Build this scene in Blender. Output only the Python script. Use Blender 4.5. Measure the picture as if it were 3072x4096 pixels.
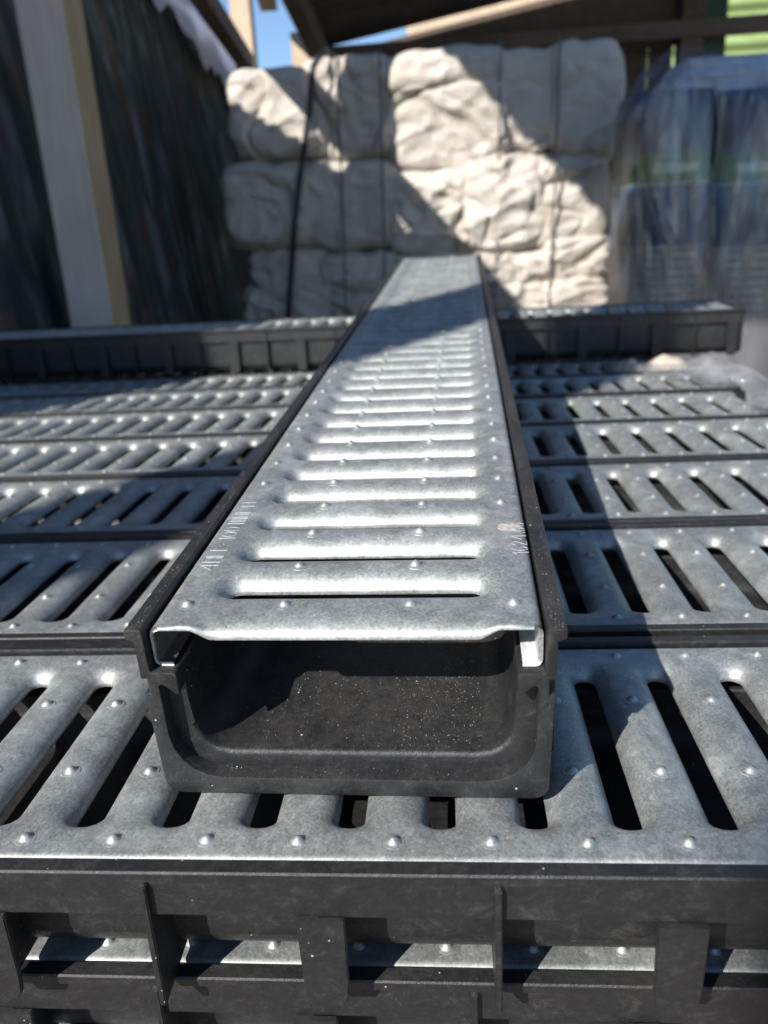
import bpy, bmesh, math, random
from math import sin, cos, pi, sqrt, radians
from mathutils import Vector, Matrix, noise

random.seed(7)
S = bpy.context.scene
COL = S.collection
for o in list(S.objects):
    bpy.data.objects.remove(o)

# ------------------------------------------------------------------ camera
cam_d = bpy.data.cameras.new("camera")
cam = bpy.data.objects.new("camera", cam_d)
COL.objects.link(cam)
_p, _y, _r = 0.3369, -0.0867, -0.0549
_f = Vector((sin(_y)*cos(_p), cos(_y)*cos(_p), -sin(_p)))
_rt = Vector((cos(_y), -sin(_y), 0.0))
_up = _rt.cross(_f)
_R = cos(_r)*_rt + sin(_r)*_up
_U = -sin(_r)*_rt + cos(_r)*_up
cam.matrix_world = Matrix(((_R.x, _U.x, -_f.x, 0.0102), (_R.y, _U.y, -_f.y, -0.2066),
                           (_R.z, _U.z, -_f.z, 0.1429), (0, 0, 0, 1)))
cam_d.sensor_fit = 'VERTICAL'
cam_d.sensor_height = 36.0
cam_d.lens = 28.33
cam_d.clip_start = 0.01
cam_d.clip_end = 400
cam_d.dof.use_dof = True
cam_d.dof.focus_distance = 0.235
cam_d.dof.aperture_fstop = 28.33/1.95
S.camera = cam

# ------------------------------------------------------------------ world, sun, exposure
SUN_TRAVEL = Vector((0.47, 0.66, -0.58)).normalized()
to_sun = -SUN_TRAVEL
W = bpy.data.worlds.new("World")
S.world = W
W.use_nodes = True
nt = W.node_tree
nt.nodes.clear()
sky = nt.nodes.new("ShaderNodeTexSky")
sky.sky_type = 'NISHITA'
sky.sun_disc = False
sky.sun_elevation = math.asin(to_sun.z)
sky.sun_rotation = math.atan2(to_sun.x, to_sun.y)
sky.dust_density = 0.15
sky.altitude = 400
sky.ozone_density = 3.6
sky.air_density = 0.9
bg = nt.nodes.new("ShaderNodeBackground")
bg.inputs[1].default_value = 0.095
wo = nt.nodes.new("ShaderNodeOutputWorld")
nt.links.new(sky.outputs[0], bg.inputs[0])
nt.links.new(bg.outputs[0], wo.inputs[0])
sd = bpy.data.lights.new("sun", 'SUN')
sd.energy = 5.0
sd.angle = radians(0.53)
sd.color = (1.0, 0.955, 0.905)
so = bpy.data.objects.new("sun", sd)
COL.objects.link(so)
so.location = (-3, -4, 4)
so.rotation_euler = SUN_TRAVEL.to_track_quat('-Z', 'Y').to_euler()
S.view_settings.view_transform = 'Standard'
S.view_settings.look = 'None'
S.view_settings.gamma = 1
S.view_settings.exposure = 0.80
S.view_settings.use_curve_mapping = False
S.cycles.max_bounces = 8
S.cycles.transparent_max_bounces = 12

# ------------------------------------------------------------------ node helpers
def new_mat(name):
    m = bpy.data.materials.new(name)
    m.use_nodes = True
    n = m.node_tree
    return m, n, n.nodes["Principled BSDF"], n.links

def node(n, t, **kw):
    x = n.nodes.new(t)
    for k, v in kw.items():
        if k.startswith("i_"):
            x.inputs[k[2:].replace("_", " ")].default_value = v
        else:
            setattr(x, k, v)
    return x

def coords(n, scale=(1, 1, 1), jitter=True):
    """object coordinates, shifted per object so copies do not repeat"""
    tc = node(n, "ShaderNodeTexCoord")
    mp = node(n, "ShaderNodeMapping")
    mp.inputs["Scale"].default_value = scale
    if jitter:
        oi = node(n, "ShaderNodeObjectInfo")
        mul = node(n, "ShaderNodeVectorMath", operation='SCALE')
        cx = node(n, "ShaderNodeCombineXYZ")
        n.links.new(oi.outputs["Random"], cx.inputs[0])
        n.links.new(oi.outputs["Random"], cx.inputs[1])
        n.links.new(cx.outputs[0], mul.inputs[0])
        mul.inputs["Scale"].default_value = 7.3
        ad = node(n, "ShaderNodeVectorMath", operation='ADD')
        n.links.new(tc.outputs["Object"], ad.inputs[0])
        n.links.new(mul.outputs[0], ad.inputs[1])
        n.links.new(ad.outputs[0], mp.inputs[0])
    else:
        n.links.new(tc.outputs["Object"], mp.inputs[0])
    return mp.outputs[0]

def noise_n(n, vec, scale, detail=4, rough=0.55, dist=0.0):
    x = node(n, "ShaderNodeTexNoise")
    x.inputs["Scale"].default_value = scale
    x.inputs["Detail"].default_value = detail
    x.inputs["Roughness"].default_value = rough
    x.inputs["Distortion"].default_value = dist
    n.links.new(vec, x.inputs["Vector"])
    return x.outputs["Fac"]

def ramp(n, fac, stops):
    r = node(n, "ShaderNodeValToRGB")
    el = r.color_ramp.elements
    while len(el) < len(stops):
        el.new(0.5)
    for e, (p, c) in zip(el, stops):
        e.position = p
        e.color = (*c, 1) if len(c) == 3 else c
    n.links.new(fac, r.inputs[0])
    return r.outputs[0]

def mix(n, fac, a, b, mode='MIX'):
    m = node(n, "ShaderNodeMix", data_type='RGBA', blend_type=mode)
    if isinstance(fac, (int, float)):
        m.inputs[0].default_value = fac
    else:
        n.links.new(fac, m.inputs[0])
    for i, v in ((6, a), (7, b)):
        if isinstance(v, tuple):
            m.inputs[i].default_value = (*v, 1) if len(v) == 3 else v
        else:
            n.links.new(v, m.inputs[i])
    return m.outputs[2]

def mathn(n, op, a, b=None, clamp=False):
    m = node(n, "ShaderNodeMath", operation=op, use_clamp=clamp)
    for i, v in ((0, a), (1, b)):
        if v is None:
            continue
        if isinstance(v, (int, float)):
            m.inputs[i].default_value = v
        else:
            n.links.new(v, m.inputs[i])
    return m.outputs[0]

def maprange(n, v, a, b, c, d):
    m = node(n, "ShaderNodeMapRange")
    n.links.new(v, m.inputs[0])
    for i, x in enumerate((a, b, c, d)):
        m.inputs[i+1].default_value = x
    return m.outputs[0]

def bump(n, h, strength, dist):
    b = node(n, "ShaderNodeBump")
    b.inputs["Strength"].default_value = strength
    b.inputs["Distance"].default_value = dist
    n.links.new(h, b.inputs["Height"])
    return b.outputs[0]

# ------------------------------------------------------------------ materials
def mat_galv():
    m, n, p, L = new_mat("galvanized_steel")
    v = coords(n)
    fine = noise_n(n, v, 1150, 3, 0.75)
    mid = noise_n(n, v, 210, 5, 0.7, 0.6)
    big = noise_n(n, v, 42, 5, 0.62, 0.9)
    a = mathn(n, 'ADD', mathn(n, 'MULTIPLY', fine, 0.7), mathn(n, 'MULTIPLY', mid, 0.3))
    c1 = ramp(n, a, [(0.34, (0.255, 0.272, 0.262)), (0.5, (0.370, 0.388, 0.372)), (0.68, (0.52, 0.54, 0.515))])
    ox = ramp(n, big, [(0.47, (0, 0, 0)), (0.66, (1, 1, 1))])
    oxm = mathn(n, 'MULTIPLY', ox, mathn(n, 'MULTIPLY', mid, 1.0), True)
    c2 = mix(n, oxm, c1, (0.47, 0.50, 0.49))
    dirt = ramp(n, noise_n(n, v, 75, 6, 0.7, 1.2), [(0.60, (0, 0, 0)), (0.80, (0.5, 0.5, 0.5))])
    c3 = mix(n, dirt, c2, (0.22, 0.19, 0.155))
    fl = ramp(n, noise_n(n, v, 620, 2, 0.5), [(0.68, (0, 0, 0)), (0.74, (0.7, 0.7, 0.7))])
    c3 = mix(n, fl, c3, (0.66, 0.68, 0.68))
    vs_ = node(n, "ShaderNodeTexVoronoi")
    vs_.inputs["Scale"].default_value = 240
    L.new(v, vs_.inputs["Vector"])
    vc_ = node(n, "ShaderNodeSeparateColor")
    L.new(vs_.outputs["Color"], vc_.inputs[0])
    c3 = mix(n, 1.0, c3, maprange(n, vc_.outputs[0], 0, 1, 0.90, 1.09), 'MULTIPLY')
    sc_ = noise_n(n, coords(n, (3.0, 60, 60)), 14, 3, 0.6)
    c3 = mix(n, ramp(n, sc_, [(0.70, (0, 0, 0)), (0.74, (0.45, 0.45, 0.45))]), c3, (0.58, 0.60, 0.59))
    cl = maprange(n, noise_n(n, v, 17, 4, 0.6, 1.5), 0.3, 0.7, 0.80, 1.12)
    c3 = mix(n, 1.0, c3, cl, 'MULTIPLY')
    L.new(c3, p.inputs["Base Color"])
    L.new(maprange(n, oxm, 0, 1, 0.76, 0.52), p.inputs["Metallic"])
    L.new(maprange(n, a, 0.35, 0.65, 0.51, 0.65), p.inputs["Roughness"])
    L.new(bump(n, a, 0.13, 0.0005), p.inputs["Normal"])
    return m

def mat_plastic(dusty=0.5, name="black_plastic"):
    m, n, p, L = new_mat(name)
    v = coords(n)
    st = coords(n, (1, 0.7, 1))
    grain = noise_n(n, v, 520, 5, 0.75)
    scr = noise_n(n, st, 150, 9, 0.9, 0.5)
    big = noise_n(n, v, 26, 4, 0.6, 1.0)
    c = ramp(n, scr, [(0.36, (0.0090, 0.0092, 0.0099)), (0.53, (0.0160, 0.0163, 0.0170)), (0.69, (0.052, 0.051, 0.050))])
    # dust that has settled on faces looking up
    ge = node(n, "ShaderNodeNewGeometry")
    sx = node(n, "ShaderNodeSeparateXYZ")
    L.new(ge.outputs["Normal"], sx.inputs[0])
    upf = maprange(n, sx.outputs[2], 0.55, 0.95, 0.0, 1.0)
    patch = ramp(n, mathn(n, 'ADD', mathn(n, 'MULTIPLY', big, 0.6), mathn(n, 'MULTIPLY', grain, 0.4)),
                 [(0.44, (0, 0, 0)), (0.66, (1, 1, 1))])
    df = mathn(n, 'MULTIPLY', mathn(n, 'MULTIPLY', upf, patch), dusty, True)
    c = mix(n, df, c, (0.080, 0.070, 0.060))
    # single pale grains of sand
    vo = node(n, "ShaderNodeTexVoronoi")
    vo.inputs["Scale"].default_value = 620
    L.new(v, vo.inputs["Vector"])
    wn = node(n, "ShaderNodeSeparateColor")
    L.new(vo.outputs["Color"], wn.inputs[0])
    keep = mathn(n, 'GREATER_THAN', wn.outputs[0], 0.91)
    dot = mathn(n, 'LESS_THAN', vo.outputs["Distance"], mathn(n, 'POWER', mathn(n, 'MULTIPLY', wn.outputs[1], 0.46), 2.0))
    sp = mathn(n, 'MULTIPLY', keep, dot)
    c = mix(n, sp, c, (0.42, 0.37, 0.30))
    L.new(c, p.inputs["Base Color"])
    L.new(maprange(n, grain, 0.3, 0.7, 0.33, 0.50), p.inputs["Roughness"])
    p.inputs["Specular IOR Level"].default_value = 0.45
    L.new(bump(n, mathn(n, 'ADD', grain, mathn(n, 'MULTIPLY', scr, 0.6)), 0.45, 0.0007), p.inputs["Normal"])
    return m

def mat_wood(name, c0, c1, axis=2, knots=True):
    m, n, p, L = new_mat(name)
    sc = [26, 26, 26]
    sc[axis] = 1.6
    v = coords(n, tuple(sc))
    g = noise_n(n, v, 2.2, 6, 0.6, 1.4)
    b = noise_n(n, coords(n), 9, 3, 0.5)
    c = ramp(n, mathn(n, 'ADD', mathn(n, 'MULTIPLY', g, 0.6), mathn(n, 'MULTIPLY', b, 0.4)), [(0.35, c0), (0.65, c1)])
    L.new(c, p.inputs["Base Color"])
    p.inputs["Roughness"].default_value = 0.8
    L.new(bump(n, g, 0.4, 0.003), p.inputs["Normal"])
    return m

def mat_plain(name, c0, c1, scale=20, rough=0.8, bs=0.3, bd=0.002, metallic=0.0):
    m, n, p, L = new_mat(name)
    v = coords(n)
    f = noise_n(n, v, scale, 6, 0.62, 0.5)
    L.new(ramp(n, f, [(0.34, c0), (0.66, c1)]), p.inputs["Base Color"])
    p.inputs["Roughness"].default_value = rough
    p.inputs["Metallic"].default_value = metallic
    L.new(bump(n, f, bs, bd), p.inputs["Normal"])
    return m

def mat_sack():
    m, n, p, L = new_mat("woven_sack_cloth")
    v = coords(n)
    big = noise_n(n, v, 5, 5, 0.6, 0.8)
    dirt = noise_n(n, v, 14, 6, 0.7, 1.5)
    cre = noise_n(n, coords(n, (1.6, 1, 2.2)), 22, 7, 0.68, 2.0)
    c = ramp(n, big, [(0.32, (0.49, 0.44, 0.375)), (0.66, (0.62, 0.565, 0.495))])
    c = mix(n, ramp(n, dirt, [(0.56, (0, 0, 0)), (0.78, (0.6, 0.6, 0.6))]), c, (0.36, 0.29, 0.21))
    L.new(c, p.inputs["Base Color"])
    p.inputs["Roughness"].default_value = 0.75
    L.new(bump(n, cre, 0.8, 0.014), p.inputs["Normal"])
    return m

def mat_rusty():
    m, n, p, L = new_mat("rusty_painted_sheet")
    v = coords(n, (1, 3.6, 0.7), jitter=False)
    s = noise_n(n, v, 2.6, 6, 0.62, 1.3)
    s2 = noise_n(n, coords(n, (1, 4, 1.2), jitter=False), 2.3, 6, 0.6, 1.8)
    c = ramp(n, s, [(0.36, (0.014, 0.020, 0.017)), (0.53, (0.034, 0.046, 0.040)), (0.68, (0.15, 0.175, 0.175))])
    c = mix(n, ramp(n, s2, [(0.52, (0, 0, 0)), (0.70, (0.8, 0.8, 0.8))]), c, (0.105, 0.040, 0.022))
    L.new(c, p.inputs["Base Color"])
    p.inputs["Roughness"].default_value = 0.9
    return m

def mat_film(name, lo, hi, tint=(0.9, 0.94, 1.0), scale=(5, 5, 0.9), diffuse=0.35):
    m = bpy.data.materials.new(name)
    m.use_nodes = True
    n = m.node_tree
    n.nodes.clear()
    L = n.links
    out = node(n, "ShaderNodeOutputMaterial")
    tr = node(n, "ShaderNodeBsdfTransparent")
    gl = node(n, "ShaderNodeBsdfGlossy")
    gl.inputs["Roughness"].default_value = 0.10
    df = node(n, "ShaderNodeBsdfDiffuse")
    df.inputs["Color"].default_value = (*[0.75*t for t in tint], 1)
    ms0 = node(n, "ShaderNodeMixShader")
    ms0.inputs[0].default_value = diffuse
    L.new(gl.outputs[0], ms0.inputs[1])
    L.new(df.outputs[0], ms0.inputs[2])
    v = coords(n, scale, jitter=False)
    w = noise_n(n, v, 2.4, 6, 0.65, 1.6)
    fac = maprange(n, w, 0.36, 0.70, lo, hi)
    nb = bump(n, noise_n(n, v, 4.0, 5, 0.6, 1.0), 0.7, 0.02)
    L.new(nb, gl.inputs["Normal"])
    ms = node(n, "ShaderNodeMixShader")
    L.new(fac, ms.inputs[0])
    L.new(tr.outputs[0], ms.inputs[1])
    L.new(ms0.outputs[0], ms.inputs[2])
    L.new(ms.outputs[0], out.inputs[0])
    return m

def mat_bag():
    """print of an upright bag: dark navy head, green band with pale lettering lines, blue field, pale text panel"""
    m, n, p, L = new_mat("printed_bag_plastic")
    tc = node(n, "ShaderNodeTexCoord")
    sx = node(n, "ShaderNodeSeparateXYZ")
    L.new(tc.outputs["Object"], sx.inputs[0])
    z = sx.outputs[2]
    x = sx.outputs[0]
    c = ramp(n, maprange(n, z, -0.40, 0.46, 0, 1),
             [(0.0, (0.13, 0.13, 0.135)), (0.545, (0.13, 0.13, 0.135)), (0.55, (0.017, 0.037, 0.080)),
              (0.705, (0.017, 0.037, 0.080)), (0.71, (0.16, 0.22, 0.25)), (0.716, (0.026, 0.085, 0.026)),
              (0.785, (0.026, 0.085, 0.026)), (0.79, (0.035, 0.045, 0.075)), (1.0, (0.045, 0.055, 0.095))])
    n.nodes[-1].color_ramp.interpolation = 'LINEAR'
    # illegible pale text lines
    wv = node(n, "ShaderNodeTexNoise")
    wv.inputs["Scale"].default_value = 1.0
    wv.inputs["Detail"].default_value = 2
    mp = node(n, "ShaderNodeMapping")
    mp.inputs["Scale"].default_value = (60, 1, 8)
    L.new(tc.outputs["Object"], mp.inputs[0])
    L.new(mp.outputs[0], wv.inputs["Vector"])
    lines = mathn(n, 'GREATER_THAN', mathn(n, 'SINE', mathn(n, 'MULTIPLY', z, 300.0)), 0.2)
    zone = mathn(n, 'MULTIPLY', mathn(n, 'GREATER_THAN', z, -0.10), mathn(n, 'LESS_THAN', z, 0.06))
    zone = mathn(n, 'MULTIPLY', zone, mathn(n, 'LESS_THAN', mathn(n, 'ABSOLUTE', x), 0.06))
    t = mathn(n, 'MULTIPLY', mathn(n, 'MULTIPLY', lines, zone), mathn(n, 'GREATER_THAN', wv.outputs["Fac"], 0.48))
    c = mix(n, mathn(n, 'MULTIPLY', t, 0.5), c, (0.30, 0.32, 0.34))
    gz = mathn(n, 'MULTIPLY', mathn(n, 'GREATER_THAN', z, 0.235), mathn(n, 'LESS_THAN', z, 0.255))
    gz = mathn(n, 'MULTIPLY', gz, mathn(n, 'LESS_THAN', mathn(n, 'ABSOLUTE', x), 0.05))
    c = mix(n, mathn(n, 'MULTIPLY', gz, 0.6), c, (0.35, 0.45, 0.35))
    L.new(c, p.inputs["Base Color"])
    p.inputs["Roughness"].default_value = 0.4
    return m

GALV = mat_galv()
PLAS = mat_plastic(0.22)
PLAS_D = mat_plastic(0.34, "dusty_black_plastic")
WOOD_GREY = mat_wood("weathered_pine", (0.64, 0.545, 0.475), (0.78, 0.69, 0.61))
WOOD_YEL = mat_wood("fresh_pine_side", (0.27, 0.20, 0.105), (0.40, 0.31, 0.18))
WOOD_LIT = mat_wood("pinkish_pine", (0.42, 0.315, 0.21), (0.56, 0.44, 0.31))
WOOD_DARK = mat_wood("old_brown_timber", (0.06, 0.042, 0.03), (0.12, 0.085, 0.06), axis=1)
WOOD_DARKX = mat_wood("old_brown_timber_rail", (0.07, 0.055, 0.045), (0.13, 0.105, 0.085), axis=0)
SACK = mat_sack()
STRAP = mat_plain("black_strapping", (0.008, 0.009, 0.011), (0.018, 0.02, 0.024), 60, 0.5)
WIRE = mat_plain("dull_wire", (0.06, 0.055, 0.05), (0.11, 0.10, 0.09), 90, 0.5)
RUST = mat_rusty()
LAV = mat_plain("blue_grey_plastic_sheet", (0.46, 0.49, 0.60), (0.56, 0.59, 0.70), 6, 0.5, 0.3, 0.02)
_n = LAV.node_tree
_p = _n.nodes["Principled BSDF"]
_t = _n.nodes.new("ShaderNodeBsdfTranslucent")
_t.inputs[0].default_value = (0.34, 0.38, 0.52, 1)
_m = _n.nodes.new("ShaderNodeMixShader")
_m.inputs[0].default_value = 0.35
_n.links.new(_p.outputs[0], _m.inputs[1])
_n.links.new(_t.outputs[0], _m.inputs[2])
_n.links.new(_m.outputs[0], _n.nodes["Material Output"].inputs[0])
ROOFM = mat_plain("dark_roof_sheet", (0.03, 0.028, 0.027), (0.075, 0.068, 0.062), 5, 0.7)
GREEN = mat_plain("green_sheet", (0.20, 0.28, 0.10), (0.28, 0.36, 0.155), 5, 0.5)
GREEND = mat_plain("dark_green_board", (0.02, 0.055, 0.03), (0.03, 0.08, 0.045), 6, 0.6)
EARTH = mat_plain("yard_earth", (0.16, 0.13, 0.10), (0.30, 0.25, 0.19), 3, 0.95, 0.6, 0.03)
CONC = mat_plain("concrete", (0.26, 0.25, 0.23), (0.36, 0.35, 0.33), 12, 0.9)
SAND = mat_plain("spilt_sand", (0.36, 0.30, 0.23), (0.52, 0.45, 0.36), 60, 0.95, 0.6, 0.004)
SMEAR = mat_plain("dried_glue", (0.27, 0.25, 0.21), (0.48, 0.45, 0.39), 500, 0.5, 0.6, 0.0006)
STAMP = mat_plain("bright_stamped_zinc", (0.34, 0.35, 0.35), (0.46, 0.47, 0.47), 300, 0.5, 0.1, 0.0003, 0.7)
BAG = mat_bag()
BAG_GLARE = mat_plain("pale_bag_sky_glare", (0.16, 0.20, 0.29), (0.40, 0.45, 0.55), 9, 0.4, 0.6, 0.02)  # bluish sky glare of the film put into the pale colour
FILM = mat_film("clear_stretch_film", 0.0, 0.22, (0.8, 0.88, 1.0), diffuse=0.10)
FILM2 = mat_film("crumpled_clear_film", 0.15, 0.72, (0.97, 0.98, 1.0), (9, 5, 9), 0.32)

# ------------------------------------------------------------------ mesh helpers
def mesh_obj(name, verts, faces, mat, parent=None, smooth=False, mesh=None):
    if mesh is None:
        mesh = bpy.data.meshes.new(name)
        mesh.from_pydata([tuple(v) for v in verts], [], faces)
        mesh.materials.append(mat)
        if smooth:
            mesh.shade_smooth()
        mesh.update()
    o = bpy.data.objects.new(name, mesh)
    COL.objects.link(o)
    if parent is not None:
        o.parent = parent
    return o

def empty(name, label, cat, group=None, mw=None):
    o = bpy.data.objects.new(name, None)
    o.empty_display_size = 0.05
    COL.objects.link(o)
    if mw is not None:
        o.matrix_world = mw
    tag(o, label, cat, group)
    return o

def tag(o, label=None, cat=None, group=None, kind=None):
    if label: o["label"] = label
    if cat: o["category"] = cat
    if group: o["group"] = group
    if kind: o["kind"] = kind
    return o

class MB:
    """collects boxes, prisms and strips into one mesh"""
    def __init__(s):
        s.v, s.f = [], []
    def add(s, vs, fs):
        k = len(s.v)
        s.v += [tuple(v) for v in vs]
        s.f += [tuple(i+k for i in f) for f in fs]
    def box(s, x0, x1, y0, y1, z0, z1):
        s.add([(x0,y0,z0),(x1,y0,z0),(x1,y1,z0),(x0,y1,z0),(x0,y0,z1),(x1,y0,z1),(x1,y1,z1),(x0,y1,z1)],
              [(0,3,2,1),(4,5,6,7),(0,1,5,4),(1,2,6,5),(2,3,7,6),(3,0,4,7)])
    def beam(s, a, b, w, h, up=(0, 0, 1)):
        a, b = Vector(a), Vector(b)
        d = (b-a).normalized()
        sd_ = d.cross(Vector(up)).normalized()*w/2
        u = sd_.cross(d).normalized()*h/2
        vs = [a-sd_-u, a+sd_-u, a+sd_+u, a-sd_+u, b-sd_-u, b+sd_-u, b+sd_+u, b-sd_+u]
        s.add(vs, [(0,1,2,3),(7,6,5,4),(0,4,5,1),(1,5,6,2),(2,6,7,3),(3,7,4,0)])
    def prism(s, poly, f):
        """poly: list of 2-D points; f(p, t) -> 3-D point for t = 0 / 1"""
        k = len(poly)
        s.add([f(p, 0) for p in poly]+[f(p, 1) for p in poly],
              [tuple(range(k))[::-1], tuple(range(k, 2*k))]+[(i, (i+1) % k, k+(i+1) % k, k+i) for i in range(k)])
    def obj(s, name, mat, parent=None, smooth=False, bevel=0.0):
        o = mesh_obj(name, s.v, s.f, mat, parent, smooth)
        if bevel:
            bm = bmesh.new()
            bm.from_mesh(o.data)
            bmesh.ops.recalc_face_normals(bm, faces=bm.faces)
            ed = [e for e in bm.edges if len(e.link_faces) == 2 and e.calc_face_angle(0) > 0.5]
            bmesh.ops.bevel(bm, geom=ed, offset=bevel, segments=2, affect='EDGES', profile=0.6)
            bm.to_mesh(o.data)
            bm.free()
        return o

MM = 0.001
# ------------------------------------------------------------------ drain channel: grating (design frame in mm: u across, v along, w up)
P = 23.94          # slot pitch
V0 = 15.3          # first row of studs
NT = 41            # slots
HALF = 51.9        # half width of the grating
UT = 49.6          # slot tiles reach to here, then the folded side begins
A_, R_ = 33.6, 3.5  # slot: half distance between end centres, end radius
LIP_W, LIP_D = 7.4, 4.5

def lip_z(d):
    if d >= LIP_W:
        return 0.0
    s_ = 1-d/LIP_W
    return -LIP_D*(1-sqrt(max(0.0, 1-(s_*0.95)**2)))/(1-sqrt(1-0.95**2))

NS_, NA_ = 8, 8
def slot_dirs():
    pts = []          # (centre x, angle) going round: top straight, right end, bottom straight, left end
    for i in range(NS_):
        pts.append((-A_+2*A_*i/NS_, pi/2))
    for i in range(NA_):
        pts.append((A_, pi/2-pi*i/NA_))
    for i in range(NS_):
        pts.append((A_-2*A_*i/NS_, -pi/2))
    for i in range(NA_):
        pts.append((-A_, -pi/2-pi*i/NA_))
    return pts

def rect_pt(cx, a):
    if abs(a-pi/2) < 1e-6: return (cx, P/2)
    if abs(a+pi/2) < 1e-6: return (cx, -P/2)
    if cx > 0:
        t = (pi/2-a)/pi*4     # 0..4
        if t <= 1: return (A_+(UT-A_)*t, P/2)
        if t <= 3: return (UT, P/2-P/2*(t-1))
        return (UT-(UT-A_)*(t-3), -P/2)
    t = (-pi/2-a)/pi*4
    if t <= 1: return (-A_-(UT-A_)*t, -P/2)
    if t <= 3: return (-UT, -P/2+P/2*(t-1))
    return (-UT+(UT-A_)*(t-3), P/2)

DIRS = slot_dirs()
RINGS = [0.0, 0.2, 0.6, 1.3, 2.3, 3.6, 5.2, LIP_W]
TOPUS = sorted({round(rect_pt(c, a)[0], 4) for c, a in DIRS if abs(rect_pt(c, a)[1]-P/2) < 1e-6})
TOPUS = sorted(set(TOPUS) | {-UT, UT, A_})
SIDEVS = sorted({round(rect_pt(c, a)[1], 4) for c, a in DIRS if abs(rect_pt(c, a)[0]-UT) < 1e-6} | {P/2, -P/2})

def build_grate(name, length, skip=(), top=52.5, drop=12.0):
    v, f = [], []
    def quadstrip(rows, close=False, flip=False):
        k = len(v)
        m = len(rows[0])
        for r in rows: v.extend(r)
        for i in range(len(rows)-1):
            for j in range(m if close else m-1):
                a, b = k+i*m+j, k+i*m+(j+1) % m
                c, d = k+(i+1)*m+(j+1) % m, k+(i+1)*m+j
                f.append((d, c, b, a) if flip else (a, b, c, d))
    rg = random.Random(hash(name) % 1000)
    # slot tiles
    for t in range(NT):
        vc = V0+P*(t+0.5)
        wob = rg.uniform(-0.25, 0.25)
        rows = []
        # cut edge of the sheet inside the slot
        rows.append([(cx+cos(a)*(R_+0.15), vc+sin(a)*(R_+0.15), top+lip_z(0)-0.9) for cx, a in DIRS])
        for d in RINGS:
            ring = []
            for cx, a in DIRS:
                jag = 0.10*noise.noise((cx*0.9+t*7, a*3, d)) if d < 0.3 else 0
                r = R_+d*(5.6+(LIP_W-5.6)*abs(sin(a))**1.5)/LIP_W
                ring.append((cx+cos(a)*r, vc+sin(a)*r, top+lip_z(d)*(1+wob*0.3)+jag))
            rows.append(ring)
        rows.append([(rect_pt(cx, a)[0], vc+rect_pt(cx, a)[1], top) for cx, a in DIRS])
        quadstrip(rows, close=True)
    # both ends: the sheet is cut through a half-formed slot
    def end(vend, vin, sgn):
        vs = [vin-(vin-vend)*(k/9.0) for k in range(10)]
        rows = []
        us = sorted(set(TOPUS) | {-41.5, -40.5, -39, -37.5, -36, 41.5, 40.5, 39, 37.5, 36, -44, 44})
        for vv in vs:
            s_ = max(0.0, 1-abs(vv-vend)/8.2)
            dv = (1-sqrt(1-(s_*0.93)**2))*4.6
            row = []
            for u in us:
                au = abs(u)
                k = 1.0 if au < 35.0 else max(0.0, 1-(au-35.0)/6.5)
                k = k*k*(3-2*k)
                row.append((u, vv, top-dv*k))
            rows.append(row)
        quadstrip(rows, flip=(sgn > 0))
        # visible sheet thickness at the cut
        e = rows[-1]
        quadstrip([e, [(p[0], p[1]+0.05*sgn, p[2]-1.15) for p in e]], flip=(sgn > 0))
        return us
    end(3.5, V0, 1)
    vlast = V0+P*NT
    end(length-3.5, vlast, -1)
    # folded sides
    vlist = [3.5+(V0-3.5)*k/9.0 for k in range(9)]
    for t in range(NT):
        vlist += [V0+P*(t+0.5)+s_ for s_ in SIDEVS[:-1]]
    vlist += [vlast+(length-3.5-vlast)*k/9.0 for k in range(10)]
    vlist = sorted(vlist)
    prof = [(UT, 0.0)]
    rc = HALF-UT
    for k in range(1, 9):
        a = pi/2*k/8
        prof.append((UT+rc*sin(a), -rc*(1-cos(a))))
    prof.append((HALF, -drop+2.2))
    for k in range(1, 5):
        a = pi/2*k/4
        prof.append((HALF-2.0*(1-cos(a)), -drop+2.2-2.2*sin(a)))
    prof.append((HALF-5.2, -drop))
    for sg in (1, -1):
        rows = [[(sg*u, vv, top+w) for vv in vlist] for u, w in prof]
        quadstrip(rows, flip=(sg > 0))
        # thickness at the front cut of the fold
        pr = [(sg*u, 3.5, top+w) for u, w in prof]
        inn = []
        for i, (u, w) in enumerate(prof):
            u0, w0 = prof[max(0, i-1)]
            u1, w1 = prof[min(len(prof)-1, i+1)]
            dx, dz = u1-u0, w1-w0
            l = sqrt(dx*dx+dz*dz)
            inn.append((sg*(u+dz/l*1.15), 3.55, top+w-dx/l*1.15))
        quadstrip([pr, inn], flip=(sg < 0))
        quadstrip([[(x, 3.55, z) for x, _, z in inn], [(x, 40.0, z) for x, _, z in inn]])
    # studs pressed up out of the lands
    for t in range(NT+1):
        vc = V0+P*t
        for ci, uc in enumerate((-45.0, -17.5, 17.5, 45.0)):
            if (t, ci) in skip:
                continue
            k = len(v)
            seg = 12
            du, dv = rg.uniform(-.25, .25), rg.uniform(-.25, .25)
            hh = rg.uniform(0.9, 1.1)
            pf = [(3.0, -0.22), (2.75, 0.06), (2.45, 0.02), (2.0, 0.08), (1.6, 0.42), (1.15, 0.95), (0.65, 1.32), (0.25, 1.46)]
            for r, h in pf:
                for j in range(seg):
                    a = 2*pi*j/seg
                    v.append((uc+du+r*cos(a), vc+dv+r*sin(a), top+h*hh))
            v.append((uc+du, vc+dv, top+1.50*hh))
            for i in range(len(pf)-1):
                for j in range(seg):
                    f.append((k+i*seg+j, k+i*seg+(j+1) % seg, k+(i+1)*seg+(j+1) % seg, k+(i+1)*seg+j))
            for j in range(seg):
                f.append((k+(len(pf)-1)*seg+j, k+(len(pf)-1)*seg+(j+1) % seg, k+len(pf)*seg))
    me = bpy.data.meshes.new(name)
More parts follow.
